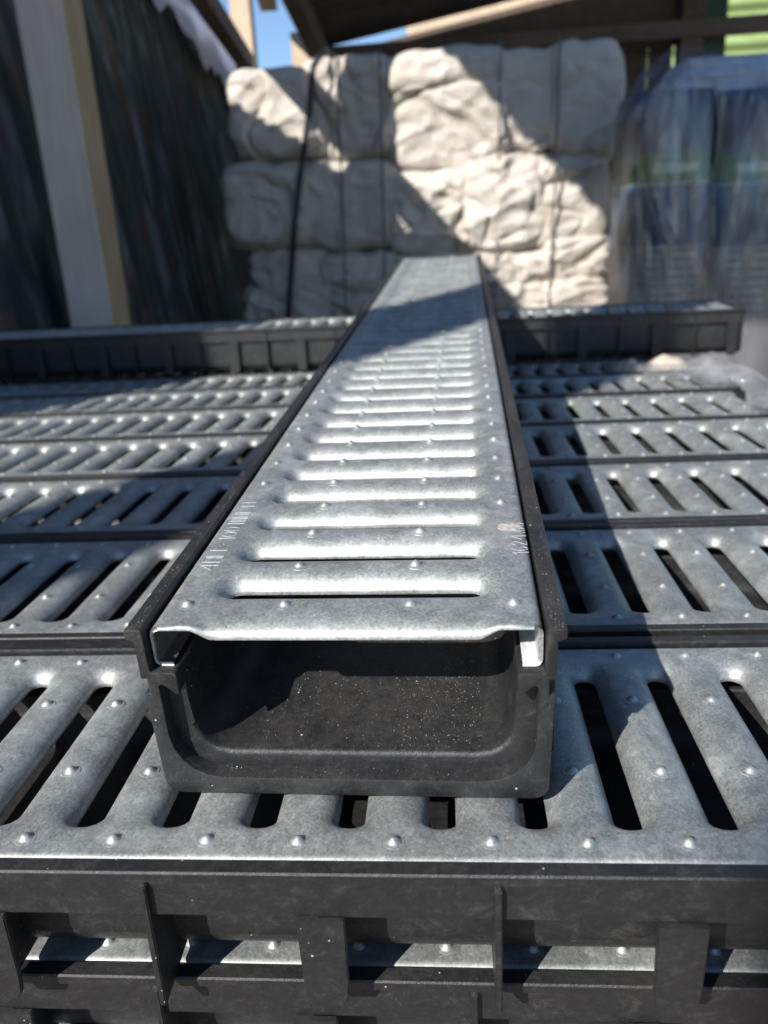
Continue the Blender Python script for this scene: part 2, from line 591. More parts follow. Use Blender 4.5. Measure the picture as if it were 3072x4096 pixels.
    me.from_pydata([(x*MM, y*MM, z*MM) for x, y, z in v], [], f)
    bm = bmesh.new()
    bm.from_mesh(me)
    bmesh.ops.remove_doubles(bm, verts=bm.verts, dist=2e-6)
    bm.to_mesh(me)
    bm.free()
    me.materials.append(GALV)
    me.shade_smooth()
    return me

# ------------------------------------------------------------------ drain channel: plastic trough
def arc(cx, cz, r, a0, a1, n):
    return [(cx+r*cos(a0+(a1-a0)*i/n), cz+r*sin(a0+(a1-a0)*i/n)) for i in range(n+1)]

def section(H, collar):
    """closed loop (u, w) of the trough; collar = the open socket at the end"""
    dz = H-53.7
    wl = 38.5+dz         # underside of the upper band
    # right half outer, from bottom centre up to the flange, then inner back down
    if collar:
        ro = [(0, 0)]+arc(49.5, 4.5, 4.5, -pi/2, 0, 5)+[(54.9, 33.9+dz), (53.4, 33.9+dz), (53.4, wl)]
    else:
        uw, rr = (50.6, 12.0) if H > 50 else (44.2, 12.0)
        ro = [(0, 0.6)]+arc(uw-rr, rr+0.6, rr, -pi/2, 0, 7)+[(uw, wl)]
    ro += [(55.2, wl), (55.2, 49.9+dz), (57.4, 50.7+dz), (57.5, 53.2+dz), (57.1, 53.7+dz), (53.2, 53.7+dz),
           (52.5, 53.2+dz), (52.4, 41.0+dz), (52.0, 40.5+dz)]
    sh = 0.0 if (H > 50 or collar) else 3.0
    ro += [(45.8-sh, 40.5+dz), (45.2-sh, 39.9+dz), (45.2-sh, 34.0+dz)]
    if collar:
        ri = [(46.0, 33.6+dz), (49.6, 36.8+dz), (50.6, 36.2+dz), (50.4, 20.0+min(dz, 0)*0.5)]+[(50.2-14*(1-cos(a)), 19.6+min(dz, 0)*0.5-14*sin(a)) for a in (0.3, 0.6, 0.9, 1.2, pi/2)]+[(0, 5.6+min(dz, 0)*0.5)]
    else:
        ri = [(45.4-sh, 30+dz), (44.6-sh, min(20.5, 27+dz))] if H > 50 else [(44.6-sh, 22.0)]
        ri = ri+[(44.2-sh-9*(1-cos(a)), 19.6-9*sin(a)) for a in (0.0, 0.3, 0.6, 0.9, 1.2, pi/2)]+[(0, 10.6)]
    right = ro+ri
    left = [(-u, w) for u, w in right if u != 0][::-1]
    # loop: bottom centre -> right outer -> right inner -> floor centre -> left inner -> left outer
    return right+left

SOCK = 5.5
def build_trough(name, H, length, mat, ribs=(1, -1)):
    bm = bmesh.new()
    def ext(loop, va, vb):
        a = [bm.verts.new((u*MM, va*MM, w*MM)) for u, w in loop]
        b = [bm.verts.new((u*MM, vb*MM, w*MM)) for u, w in loop]
        n_ = len(loop)
        for i in range(n_):
            bm.faces.new((a[i], a[(i+1) % n_], b[(i+1) % n_], b[i]))
        bm.faces.new(a[::-1])
        bm.faces.new(b)
    ext(section(H, True), 0, SOCK)
    ext(section(H, False), SOCK, length)
    bmesh.ops.recalc_face_normals(bm, faces=bm.faces)
    ed = [e for e in bm.edges if len(e.link_faces) == 2 and e.calc_face_angle(0) > 0.6
          and (min(q.co.y for q in e.verts) < 0.0005)]
    bmesh.ops.bevel(bm, geom=ed, offset=0.00035, segments=2, affect='EDGES', profile=0.5, clamp_overlap=True)
    yr = SOCK*MM
    ed = [e for e in bm.edges if H > 50 and len(e.link_faces) == 2 and all(abs(q.co.y-yr) < 1e-6 for q in e.verts)
          and e.calc_face_angle(0) > 0.8 and any(f_.normal.y > -0.5 for f_ in e.link_faces) and max(q.co.y for f_ in e.link_faces for q in f_.verts) > 0.1
          and (min(q.co.z for q in e.verts) > 0.009 and max(q.co.z for q in e.verts) < 0.028 and max(abs(q.co.x) for q in e.verts) < 0.047)]
    bmesh.ops.bevel(bm, geom=ed, offset=0.0016, segments=3, affect='EDGES', profile=0.5, clamp_overlap=True)
    me = bpy.data.meshes.new(name)
    bm.to_mesh(me)
    bm.free()
    me.materials.append(mat)
    for p_ in me.polygons:
        p_.use_smooth = True
    me.set_sharp_from_angle(angle=radians(32))
    return me

def rib_meshes(H):
    """the two kinds of stiffener on the side of a trough, at v = 0, side u > 0"""
    dz = H-53.7
    wl = 38.5+dz
    a = MB()     # thin blade standing out from the wall
    ub = 46.0 if H > 50 else 34.0
    a.prism([(ub, 1.5), (57.0, -0.6), (57.2, 0.6), (57.2, 48.5+dz), (55.0, 49.4+dz), (55.0, wl-0.5), (ub, wl-0.5)],
            lambda p_, t: (p_[0]*MM, (-0.85+1.7*t)*MM, p_[1]*MM))
    b = MB()     # flat tab hanging from the band, web behind it
    hw = 6.0
    b.prism([(-hw, wl+0.3), (-hw+0.3, 8), (-hw+0.9, 2.4), (-hw+2.2, 0.2), (hw-2.2, 0.2), (hw-0.8, 2.4), (hw-0.2, 8), (hw, wl+0.3)],
            lambda p_, t: ((55.4+1.6*t-0.06*(wl-p_[1])*0.2)*MM, p_[0]*MM, p_[1]*MM))
    b.box(ub*MM, 55.6*MM, -0.8*MM, 0.8*MM, 1.5*MM, (wl-0.5)*MM)
    out = []
    for nm, m in (("rib", a), ("tab", b)):
        me = bpy.data.meshes.new(nm)
        me.from_pydata(m.v, [], m.f)
        bm = bmesh.new()
        bm.from_mesh(me)
        bmesh.ops.recalc_face_normals(bm, faces=bm.faces)
        bmesh.ops.bevel(bm, geom=[e for e in bm.edges if e.calc_face_angle(0) > 0.7], offset=0.0003, segments=2, affect='EDGES', clamp_overlap=True)
        bm.to_mesh(me)
        bm.free()
        me.materials.append(PLAS)
        out.append(me)
    return out

L_CH = 1012.0
H_MAIN, H_BED = 53.7, 43.3
G_MAIN = build_grate("grate_main", L_CH, skip={(1, 0), (2, 0), (3, 0), (1, 3), (2, 3)}, top=52.5)
G_TALL = build_grate("grate_tall", L_CH, top=52.5)
G_BED = build_grate("grate_low", L_CH, top=H_BED-1.2)
T_TALL = build_trough("trough_tall", H_MAIN, L_CH, PLAS_D)
T_BED = build_trough("trough_low", H_BED, L_CH, PLAS)
RIBS_TALL = rib_meshes(H_MAIN)
RIBS_BED = rib_meshes(H_BED)

def rot_ch(x, y, z, az=0.0, sc=1.0, tilt=0.0):
    """matrix of a channel lying along +X: v -> +X, u -> -Y"""
    return (Matrix.Translation((x, y, z)) @ Matrix.Rotation(az, 4, 'Z') @ Matrix.Rotation(tilt, 4, 'X')
            @ Matrix.Rotation(-pi/2, 4, 'Z') @ Matrix.Scale(sc, 4))

def channel(label, mw, tall=False, main=False, ribs=None, group="black plastic drain channels with galvanized gratings"):
    e = empty("drain_channel", label, "drain channel", group, mw)
    tr = mesh_obj("trough", None, None, None, e, mesh=T_TALL if tall else T_BED)
    gr = mesh_obj("grate", None, None, None, e, mesh=G_MAIN if main else (G_TALL if tall else G_BED))
    if ribs:
        off, sides = ribs
        R2 = RIBS_TALL if tall else RIBS_BED
        for sd_ in sides:
            k = 0
            vv = off
            while vv < L_CH-6:
                r = mesh_obj("rib" if k % 2 == 0 else "tab", None, None, None, tr, mesh=R2[k % 2])
                r.location = (0, vv*MM, 0)
                if sd_ < 0:
                    r.rotation_euler = (0, 0, pi)
                k += 1
                vv += 43.1
    return e, tr, gr

# the channel lying across the stack, seen end on
CAMV = Vector((0.0102, -0.2066, 0.1429))
MW_MAIN = Matrix(((0.99971, 0.02393, -0.00134, 0), (-0.02397, 0.99816, -0.05577, 0), (0.0, 0.05579, 0.99844, 0), (0, 0, 0, 1))) @ Matrix.Scale(0.953, 4)
MW_MAIN = Matrix.Translation((-0.01747, -0.0298, 0.0006)) @ MW_MAIN
ch_main, tr_main, gr_main = channel("drain channel laid crosswise on top, its open end facing the viewer, stamped grating", MW_MAIN,
                                    tall=True, main=True, ribs=(21.0, (1, -1)))

# stamped characters on the grating: narrow single-stroke ridges
GLYPH = {
    '4': [[(0.62, 0), (0.62, 1), (0, 0.3), (0.85, 0.3)]],
    'A': [[(0, 0), (0, 1), (0.7, 1), (0.7, 0)], [(0, 0.45), (0.7, 0.45)]],
    'L': [[(0, 1), (0, 0), (0.62, 0)]],
    '-': [[(0.1, 0.45), (0.5, 0.45)]],
    '1': [[(0.0, 0.75), (0.3, 1), (0.3, 0)]],
    '0': [[(0.35+0.35*sin(2*pi*i/12), 0.5+0.5*cos(2*pi*i/12)) for i in range(13)]],
    'M': [[(0, 0), (0, 1), (0.45, 1), (0.45, 0)], [(0.45, 1), (0.9, 1), (0.9, 0)]],
    'U': [[(0, 1), (0, 0), (0.65, 0), (0.65, 1)]],
    'T': [[(0.35, 0), (0.35, 1)], [(0, 1), (0.7, 1)]],
    'I': [[(0.2, 0), (0.2, 1)]],
    '6': [[(0.6, 0.95), (0.3, 1), (0.05, 0.7), (0.0, 0.3), (0.15, 0.02), (0.45, 0.02), (0.62, 0.25), (0.45, 0.5), (0.1, 0.45)]],
    '2': [[(0.0, 0.8), (0.2, 1), (0.5, 1), (0.62, 0.75), (0.0, 0), (0.65, 0)]],
    ' ': [], '.': [[(0.1, 0), (0.2, 0.08)]],
    '5': [[(0.6, 1), (0.1, 1), (0.05, 0.55), (0.45, 0.6), (0.62, 0.3), (0.4, 0), (0.0, 0.05)]],
}
ADV = {'I': 0.6, '1': 0.62, '-': 0.85, ' ': 0.5, 'M': 1.2, '4': 1.1, '.': 0.4}

def lettering(text, u_base, v_start, h, width, parent, name, wl=0.26, hh=0.17, gap=1.0):
    mb = MB()
    total = sum(ADV.get(c, 0.95) for c in text)
    sx_ = width/total
    x = 0.0
    for c in text:
        for pl in GLYPH[c]:
            pts = [((x+px)*sx_, py*h) for px, py in pl]
            for (ax, ay), (bx, by) in zip(pts, pts[1:]):
                l = sqrt((bx-ax)**2+(by-ay)**2)
                if l < 1e-6: continue
                ex_, ey_ = (bx-ax)/l, (by-ay)/l
                ax2, ay2, bx2, by2 = ax-ex_*wl*.5, ay-ey_*wl*.5, bx+ex_*wl*.5, by+ey_*wl*.5
                nx, ny = -ey_*wl, ex_*wl
                P3 = lambda tx, ty, z: ((u_base-ty)*MM, (v_start+tx)*MM, (52.5+z)*MM)
                mb.add([P3(ax2+nx, ay2+ny, -0.02), P3(bx2+nx, by2+ny, -0.02), P3(bx2-nx, by2-ny, -0.02), P3(ax2-nx, ay2-ny, -0.02),
                        P3(ax2, ay2, hh), P3(bx2, by2, hh)],
                       [(0, 1, 5, 4), (1, 2, 5), (2, 3, 4, 5), (3, 0, 4)])
        x += ADV.get(c, 0.95)
    o = mb.obj(name, STAMP, parent)
    return o

lettering("4ALL-100 MULTI", -43.4, 37.5, 5.4, 56.0, gr_main, "stamped_lettering")
lettering("1624.65", 51.2, 45.5, 4.6, 25.0, gr_main, "stamped_lettering")
# dried glue smear beside the number
vs, fs = [], []
rg = random.Random(3)
for k in range(30):
    a = 2*pi*k/30
    r = 1+0.25*rg.random()
    vs.append(((46.5+3.4*r*cos(a))*MM, (66+3.0*r*sin(a))*MM, 52.52*MM))
for k in range(30):
    a = 2*pi*k/30
    vs.append(((46.5+2.3*cos(a)+.5*rg.random())*MM, (66+1.9*sin(a))*MM, (52.58+.12*rg.random())*MM))
vs.append((46.5*MM, 66*MM, 52.6*MM))
for k in range(30):
    fs.append((k, (k+1) % 30, 30+(k+1) % 30, 30+k))
    fs.append((30+k, 30+(k+1) % 30, 60))
mesh_obj("glue_smear", vs, fs, SMEAR, gr_main, True)

# loose sand grains in the open end of the trough, on its rims and on the grating
def grit(parent, name, spots, seed):
    rg = random.Random(seed)
    m = MB()
    for (u0, u1, v0, v1, w, n_, smax, pw) in spots:
        for _ in range(n_):
            u = u0+(u1-u0)*rg.random()
            v = v0+(v1-v0)*rg.random()**pw
            r = (.09+smax*rg.random()**3)*MM
            c = Vector((u*MM, v*MM, w*MM+r*.4))
            a = rg.random()*6.3
            p_ = [c+Vector((r*cos(a+k*2.1), r*sin(a+k*2.1), -r*.5)) for k in range(3)]+[c+Vector((0, 0, r*.8))]
            m.add(p_, [(0, 2, 1), (0, 1, 3), (1, 2, 3), (2, 0, 3)])
    return tag(m.obj(name, GRIT, parent), kind="stuff")
GRIT = mat_plain('dusty_sand_grain', (0.15, 0.125, 0.095), (0.30, 0.26, 0.21), 400, 0.95)
grit(tr_main, "grit", [(-30, 42, 7, 75, 10.72, 620, .15, 1.0), (12, 43, 7, 65, 10.72, 480, .17, 1.0), (-40, 46, .4, 5, 5.72, 60, .16, 1.0),
                       (53.4, 56.8, 1, 300, 53.71, 170, .12, 1.6), (-56.8, -53.4, 1, 300, 53.71, 120, .12, 1.6), (46, 52, .5, 12, 40.6, 30, .15, 1.0)], 11)

# ------------------------------------------------------------------ the stacked bed of channels
XR = 0.268
row_names = ["front row", "second row from the front", "third row from the front", "fourth row from the front",
             "fifth row from the front", "sixth row from the front", "row just before the raised channel", "rearmost row under the raised channel"]
# phase: first stud of the front row sits at x = -101.7 mm
def x_left(phase_mm):
    # channel origin so that a stud lands on phase_mm and the right end is near XR
    x = XR*1000-L_CH
    first = x+V0
    k = (phase_mm-first)/P
    return (x+(k-round(k))*P)*MM
phases = [-101.7, -95.0, -71.1, -80.0, -88.0, -74.0, -92.0, -84.0]
rowY = [0.0, 0.1192, 0.2345, 0.350, 0.466, 0.582, 0.697, 0.812]
def sag(y): return -0.013*(max(y, 0)/0.735)**2
for i, (ph, yy) in enumerate(zip(phases, rowY)):
    az = [0, 0, 0.001, 0.001, -0.002, 0.001, 0.0, 0.001][i]
    lab = "low drain channel in the top layer, %s" % row_names[i]
    sl = -0.026*yy/0.735**2
    channel(lab, rot_ch(x_left(ph), yy, sag(yy)-(H_BED-1.2+0.9)*MM, az, 1.0, sl), ribs=(((-67-x_left(ph)*1000) % 86.2), (1,)) if i in (0, 1) else None)
# second layer and the sliver of a third
for i, yy in enumerate(rowY):
    lab = "second-layer drain channel beneath the %s" % row_names[i]
    channel(lab, rot_ch(x_left(-90.0+i*5), yy+0.0071, sag(yy)-(H_BED+43.2)*MM, 0.002 if i == 0 else 0, 1.0, -0.026*yy/0.735**2), ribs=(((-73-x_left(-90.0)*1000) % 86.2), (1,)) if i == 0 else None)
channel("low drain channel of the third layer down, bottom left corner of the picture", rot_ch(x_left(-97.0), 0.011, -(H_BED+86.8)*MM), ribs=(18.0, (1,)))

# raised crosswise channel that props up the far half of the main one
CR = Matrix.Translation((0.345, 0.790, 0.0)) @ Matrix.Rotation(-0.030, 4, 'Z')
CR = CR @ Matrix.Translation((-L_CH*0.953*MM, 0.0, -0.0115)) @ Matrix.Rotation(-pi/2, 4, 'Z') @ Matrix.Scale(0.953, 4)
channel("tall drain channel lying across the far end of the stack, under the one laid crosswise", CR, tall=True, ribs=(8.0, (1,)))

# ------------------------------------------------------------------ what carries the stack
pal = empty("timber_pallet", "timber pallet under the stack of drain channels", "pallet")
zt = -0.134
for k in range(9):
    b = MB(); b.box(-0.72, 0.25, -0.04+k*0.105, 0.05+k*0.105, zt-0.02, zt)
    b.obj("plank", WOOD_DARKX, pal)
for k in range(3):
    b = MB(); b.box(-0.72+k*0.435, -0.62+k*0.435, -0.04, 0.89, zt-0.12, zt-0.02)
    b.obj("bearer", WOOD_DARK, pal)
b = MB(); b.box(-0.78, 0.31, -0.03, 0.92, -0.82, zt-0.12)
tag(b.obj("concrete_block", CONC, bevel=0.01), "concrete block carrying the pallet of drain channels", "block")

# ------------------------------------------------------------------ ground
def ground_z(x, y): return -0.8+0.012*noise.noise((x*1.3, y*1.3, 0))
gv, gf = [], []
xs = [-200, -60, -20, -8]+[-4+0.4*i for i in range(21)]+[8, 20, 60, 200]
ys = [-200, -60, -20, -6]+[-3+0.4*i for i in range(24)]+[12, 30, 80, 200]
for y in ys:
    for x in xs:
        gv.append((x, y, ground_z(x, y)))
for j in range(len(ys)-1):
    for i in range(len(xs)-1):
        a = j*len(xs)+i
        gf.append((a, a+1, a+1+len(xs), a+len(xs)))
tag(mesh_obj("ground", gv, gf, EARTH, None, True), kind="structure")

# ------------------------------------------------------------------ bale of sacks
def sack(parent, x0, x1, z0, z1, yf, bulge, seed, fold=1.0, depth=0.42):
    cx, cz, hx, hz = (x0+x1)/2, (z0+z1)/2, (x1-x0)/2*1.06, (z1-z0)/2*1.07
    nu, nv = 76, 62
    vs, fs = [], []
    sh = Vector((seed*3.7, seed*1.9, seed*5.3))
    for j in range(nv+1):
        for i in range(nu+1):
            a, b = -1+2*i/nu, -1+2*j/nv
            # squircle outline
            k = sqrt(max(0.0, 1-0.17*b**4)); k2 = sqrt(max(0.0, 1-0.17*a**4))
            px, pz = a*k*1.06, b*k2*1.06
            d = max(0.0, (1-abs(a)**5.5)*(1-abs(b)**4.2))**0.5
            q = Vector((px*hx*7.0, 0, pz*hz*7.0))+sh
            n1 = noise.noise(q*0.55)
            n2 = 1-abs(noise.noise(Vector((q.x*0.9+1.2*n1, 3.1, q.z*1.7+0.8*n1))))*2
            n3 = 1-abs(noise.noise(Vector((q.x*2.2+n1, 7.7, q.z*2.6))))*2
            n4 = noise.noise(q*3.1)
            flap = 0.0
            if seed == 3:
                g = (pz*hz+cz)-(.515-.42*(px*hx+cx+.13)-.5*max(0, px*hx+cx-.10))
                flap = .022/(1+math.exp(g*260))
            y = yf+depth*0.5*(1-d)**2.2-bulge*d-fold*d*(0.017*n1+0.009*n2*max(0, n2)+0.0075*n3+0.004*n4)+flap+fold*d*(.016*math.exp(-(noise.noise(Vector((q.x*.42+.5*n1, 5.5, q.z*.70)))/.05)**2)+.006*math.exp(-(noise.noise(Vector((q.x*1.0, 9.5, q.z*1.3+.6*n1)))/.06)**2))
            wob = 0.014*noise.noise(Vector((a*2.2, b*2.2, seed*9.1)))
            vs.append((cx+px*hx+wob, y, cz+pz*hz+wob*0.8))
    W1 = nu+1
    for j in range(nv):
        for i in range(nu):
            a = j*W1+i
            fs.append((a, a+1, a+1+W1, a+W1))
    rim = [i for i in range(W1)]+[j*W1+nu for j in range(1, nv+1)]+[nv*W1+i for i in range(nu-1, -1, -1)]+[j*W1 for j in range(nv-1, 0, -1)]
    k = len(vs)
    for r in rim:
        x, y, z = vs[r]
        vs.append((cx+(x-cx)*0.9, yf+depth, cz+(z-cz)*0.9))
    m = len(rim)
    for i in range(m):
        fs.append((rim[i], k+i, k+(i+1) % m, rim[(i+1) % m]))
    fs.append(tuple(range(k, k+m))[::-1])
    return mesh_obj("sack", vs, fs, SACK, parent, True)

bale = empty("sack_bale", "big compressed bale of off-white woven sacks held by black strapping", "bale", None, Matrix.Translation((0, 2.3, 0)))
bale.matrix_world = Matrix.Translation((0, 0, 0))
SK = [(-.595, -.350, .355, .590, .035, 1.0), (-.400, -.105, .343, .606, .005, 1.7), (-.139, .205, .270, .605, .045, 1.1),
      (.150, .350, .335, .591, .015, 0.9), (.318, .515, .304, .600, .035, 0.8),
      (-.640, -.375, .105, .345, .050, 0.9), (-.416, -.105, .091, .335, .020, 0.9), (-.155, .110, .060, .300, .030, 1.4),
      (.070, .309, .061, .325, .045, 1.6), (.265, .492, .071, .319, .030, 1.2),
      (-.585, -.349, -.019, .104, .015, 1.2), (-.377, -.116, -.044, .082, .020, 1.0), (-.149, .108, -.028, .071, .020, 1.0),
      (.088, .338, -.039, .066, .040, 1.5), (.300, .495, -.034, .095, .045, 1.4),
      (-.613, -.327, -.126, .002, .020, 1.2), (-.356, -.074, -.138, -.030, .020, 1.0), (-.09, .140, -.138, -.015, .020, 1.0),
      (.115, .326, -.134, -.020, .035, 1.4), (.299, .496, -.142, -.020, .045, 1.4),
      (-.60, -.22, -.62, -.12, .02, 1.2), (-.24, .14, -.62, -.12, .02, 1.2), (.12, .49, -.62, -.12, .02, 1.2)]
for k, (a, b_, c, d_, bl, fo) in enumerate(SK):
    sack(bale, a, b_, c, d_, 2.34, bl, k+1, fo)
b = MB()
pts = [(-.290, 2.60, .63), (-.302, 2.34, .625), (-.318, 2.285, .60), (-.333, 2.270, .572), (-.353, 2.265, .457), (-.386, 2.285, .338),
       (-.405, 2.262, .24), (-.423, 2.258, .150), (-.445, 2.275, .03), (-.465, 2.275, -.089), (-.49, 2.28, -.3), (-.50, 2.29, -.62)]
for p0, p1 in zip(pts, pts[1:]):
    b.beam(p0, p1, 0.017, 0.004, up=(0, 1, 0.02))
b.obj("strap", STRAP, bale)
for xw, yw in ((-.268, 2.272), (-.150, 2.280), (.180, 2.277), (.338, 2.272)):
    b = MB()
    pz = [.61, .5, .4, .33, .22, .12, .06, 0, -.08, -.62]
    for q, (z0, z1) in enumerate(zip(pz, pz[1:])):
        b.beam((xw-.02*q/8, yw+.02*(q % 2), z0), (xw-.02*(q+1)/8, yw+.02*((q+1) % 2), z1), 0.005, 0.005, up=(0, 1, 0))
    b.obj("wire", WIRE, bale)
b = MB(); b.box(-.62, .52, 2.30, 2.98, -.80, -.63)
tag(b.obj("pallet", WOOD_DARKX, bevel=0.004), "low timber pallet under the bale of sacks", "pallet")

# ------------------------------------------------------------------ left side of the shed: posts, rail, rusty wall
post = empty("timber_post", "weathered square timber post standing by the rusty wall at left", "post", "timber posts along the open side of the shed")
b = MB(); b.box(-.787, -.693, 1.500, 1.600, -.80, 1.75)
po = b.obj("shaft", WOOD_GREY, post, bevel=0.004)
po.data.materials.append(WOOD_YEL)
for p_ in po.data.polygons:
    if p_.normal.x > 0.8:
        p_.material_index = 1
for x0, y0, lab in ((-.995, -.920, "square timber post of the open side, outside the picture beside the stack"),
                    (-.995, -1.76, "thick square timber post of the open side, outside the picture behind the viewer")):
    b = MB(); b.box(x0, x0+.09, y0, y0+.090 if y0 > -1.2 else y0+.206, -.80, 1.75)
    tag(b.obj("timber_post", WOOD_GREY, bevel=0.004), lab, "post", "timber posts along the open side of the shed")

b = MB()
b.beam((-.665, 0.70, .985), (-.665, 1.95, .885), 0.055, 0.074)
b.beam((-.665, 1.95, .885), (-.800, 3.62, .835), 0.055, 0.066)
tag(b.obj("timber_rail", WOOD_DARK), "dark brown timber rail running back above the rusty wall to the bale", "rail")

wall = empty("rusty_wall", "dark rusty corrugated metal wall along the left side", "wall")
prof = [(-.165, 1.42), (.60, 1.38), (.947, 1.252), (1.143, 1.190), (1.35, 1.142), (1.53, 1.078), (1.78, .965), (2.3, .975), (3.2, .985), (4.1, .94), (4.6, .93)]
def wall_top(y):
    for (a, za), (b_, zb) in zip(prof, prof[1:]):
        if a <= y <= b_:
            return za+(zb-za)*(y-a)/(b_-a)
    return prof[-1][1]
def sheet_low(yy): return .955-.235*min(1, max(0, (yy-2.55)/1.2))**0.8-.03*sin((yy-2.55)*11.4)-.02*sin((yy-2.55)*29.7)
def wall_x(y, z): return -.95+.11*(.95-z)*(1 if z < .95 else 0)
y = -.165
k = 0
while y < 4.55:
    y1 = min(y+.76, 4.58)
    vs, fs = [], []
    n_ = int((y1-y)/0.0095)
    zs_ = [-.8, -.4, 0, .3, .6, .85, None]
    for i in range(n_+1):
        yy = y+(y1-y)*i/n_
        for z in zs_:
            z = (wall_top(yy) if yy < 2.6 else min(wall_top(yy), max(.66, sheet_low(yy)+.16))) if z is None else min(z, .60 if yy > 2.6 else z)
            vs.append((wall_x(yy, z)+.010*cos(2*pi*yy/.076)-.004*(k % 2), yy, z))
    m = len(zs_)
    for i in range(n_):
        for j in range(m-1):
            a = i*m+j
            fs.append((a, a+m, a+m+1, a+1))
    mesh_obj("corrugated_sheet", vs, fs, RUST, wall, True)
    y += .75
    k += 1
# pale sheet hanging over the top of the wall
vs, fs = [], []
n_ = 40
for i in range(n_+1):
    yy = 2.55+1.75*i/n_
    zb = sheet_low(yy)
    zt_ = wall_top(yy)+.012
    for j in range(9):
        t = j/8
        z = zb+(zt_-zb)*t
        vs.append((-.925+.012*sin(yy*9+z*5)+.03*(1-t), yy, z))
    vs.append((-.945, yy, zt_+.005))
m = 10
for i in range(n_):
    for j in range(m-1):
        a = i*m+j
        fs.append((a, a+m, a+m+1, a+1))
tag(mesh_obj("plastic_sheet", vs, fs, LAV, None, True), "blue-grey plastic sheet hanging over the top of the rusty wall", "sheet")

# ------------------------------------------------------------------ roof over the front bay (its left edge throws the slanting shadow on the bale)
def corrug(name, c00, c10, c11, c01, nw, mat, label, cat, amp=.008, pitch=.076, along=True):
    """bilinear corrugated sheet; corrugations run from edge c00-c10 to edge c01-c11"""
    c00, c10, c11, c01 = map(Vector, (c00, c10, c11, c01))
    wd = (c10-c00).length
    n_ = max(8, int(wd/pitch*6))
    vs, fs = [], []
    nrm = (c10-c00).cross(c01-c00).normalized()
    for i in range(n_+1):
        t = i/n_
        a, b_ = c00.lerp(c10, t), c01.lerp(c11, t)
        o_ = nrm*amp*cos(2*pi*t*wd/pitch)
        vs += [a+o_, a.lerp(b_, .5)+o_, b_+o_]
    for i in range(n_):
        for j in range(2):
            a = i*3+j
            fs.append((a, a+3, a+4, a+1))
    o = mesh_obj(name, vs, fs, mat, None, True)
    tag(o, label, cat)
    return o

corrug("roof_sheet", (-.723, 1.38, 1.5), (-.474, -.15, 1.5), (.25, -.15, 1.52), (.25, 1.38, 1.52), 60, ROOFM,
       "corrugated roof sheet over the front bay, above and outside the picture", "roof")
corrug("roof_sheet", (-1.0, .43, 1.51), (-1.0, .03, 1.51), (-.47, .03, 1.515), (-.50, .43, 1.515), 10, ROOFM,  # added out of view to keep the sun off the wrapped bags
       "unseen short corrugated sheet added beside the front roof to shade the wrapped bags", "roof")
corrug("roof_sheet", (-.500, 2.32, .985), (-.500, 3.62, .875), (2.3, 3.62, 1.305), (2.3, 2.32, 1.415), 60, ROOFM,
       "dark corrugated roof sheet above the bale, seen from below", "roof")

# rear frame
def timber(name, a, b_, w, h, mat, label, cat, group=None, up=(0, 0, 1)):
    m = MB(); m.beam(a, b_, w, h, up)
    return tag(m.obj(name, mat, bevel=0.003), label, cat, group)
RG = "timber posts of the rear frame"
timber("timber_post", (-.820, 3.70, -.8), (-.820, 3.70, 1.7), .085, .085, WOOD_LIT, "sunlit pinkish timber post behind the left end of the bale", "post", RG, (0, 1, 0))
timber("timber_post", (-.560, 3.60, -.8), (-.560, 3.60, .93), .075, .085, WOOD_LIT, "short sunlit timber post under the roof corner", "post", RG, (0, 1, 0))
timber("timber_post", (1.035, 3.62, -.8), (1.035, 3.62, 1.25), .09, .09, WOOD_DARK, "dark timber post behind the film-wrapped pallet", "post", RG, (0, 1, 0))
timber("roof_beam", (-.68, 3.58, 1.055), (-.56, 2.5, 1.13), .07, .08, WOOD_LIT, "pale beam end at the roof's left corner", "beam")
timber("roof_beam", (-.475, 3.60, .835), (-.470, 2.5, .955), .06, .09, WOOD_DARK, "dark beam along the left edge of the roof", "beam")
timber("rear_rail", (-.52, 3.58, .838), (1.75, 3.58, .840), .05, .062, WOOD_DARKX, "horizontal dark timber rail above the top of the bale", "rail")
b = MB(); b.prism([(-.50, .80), (1.09, .80), (1.09, 1.105), (-.50, .845)], lambda q, t: (q[0], 3.66+.03*t, q[1]))
tag(b.obj("gable_panel", WOOD_DARK), "dark sloping panel above the horizontal rail, under the roof edge", "panel")
timber("roof_batten", (-.14, 4.30, 1.055), (2.3, 4.30, 1.50), .05, .10, WOOD_LIT, "thin sunlit batten glimpsed between roof and plank", "batten")
bw = empty("back_wall", "dark boarded back wall between bale and wrapped pallet", "wall")
for k in range(7):
    b = MB(); b.box(.30+k*.102, .397+k*.102, 3.78+.004*(k % 2), 3.80+.004*(k % 2), -.8, .86)
    b.obj("board", WOOD_DARK, bw)
corrug("green_sheet", (1.15, 5.2, .60), (1.15, 5.2, 2.0), (3.8, 5.2, 2.0), (3.8, 5.2, .60), 40, GREEN, "bright green sunlit corrugated sheet far behind the rail", "sheet", amp=.02, pitch=.10)
b = MB(); b.box(1.09, 1.205, 3.70, 3.73, .6, 1.4)
tag(b.obj("green_board", GREEND), "dark green upright board beside the bright green sheet", "board")

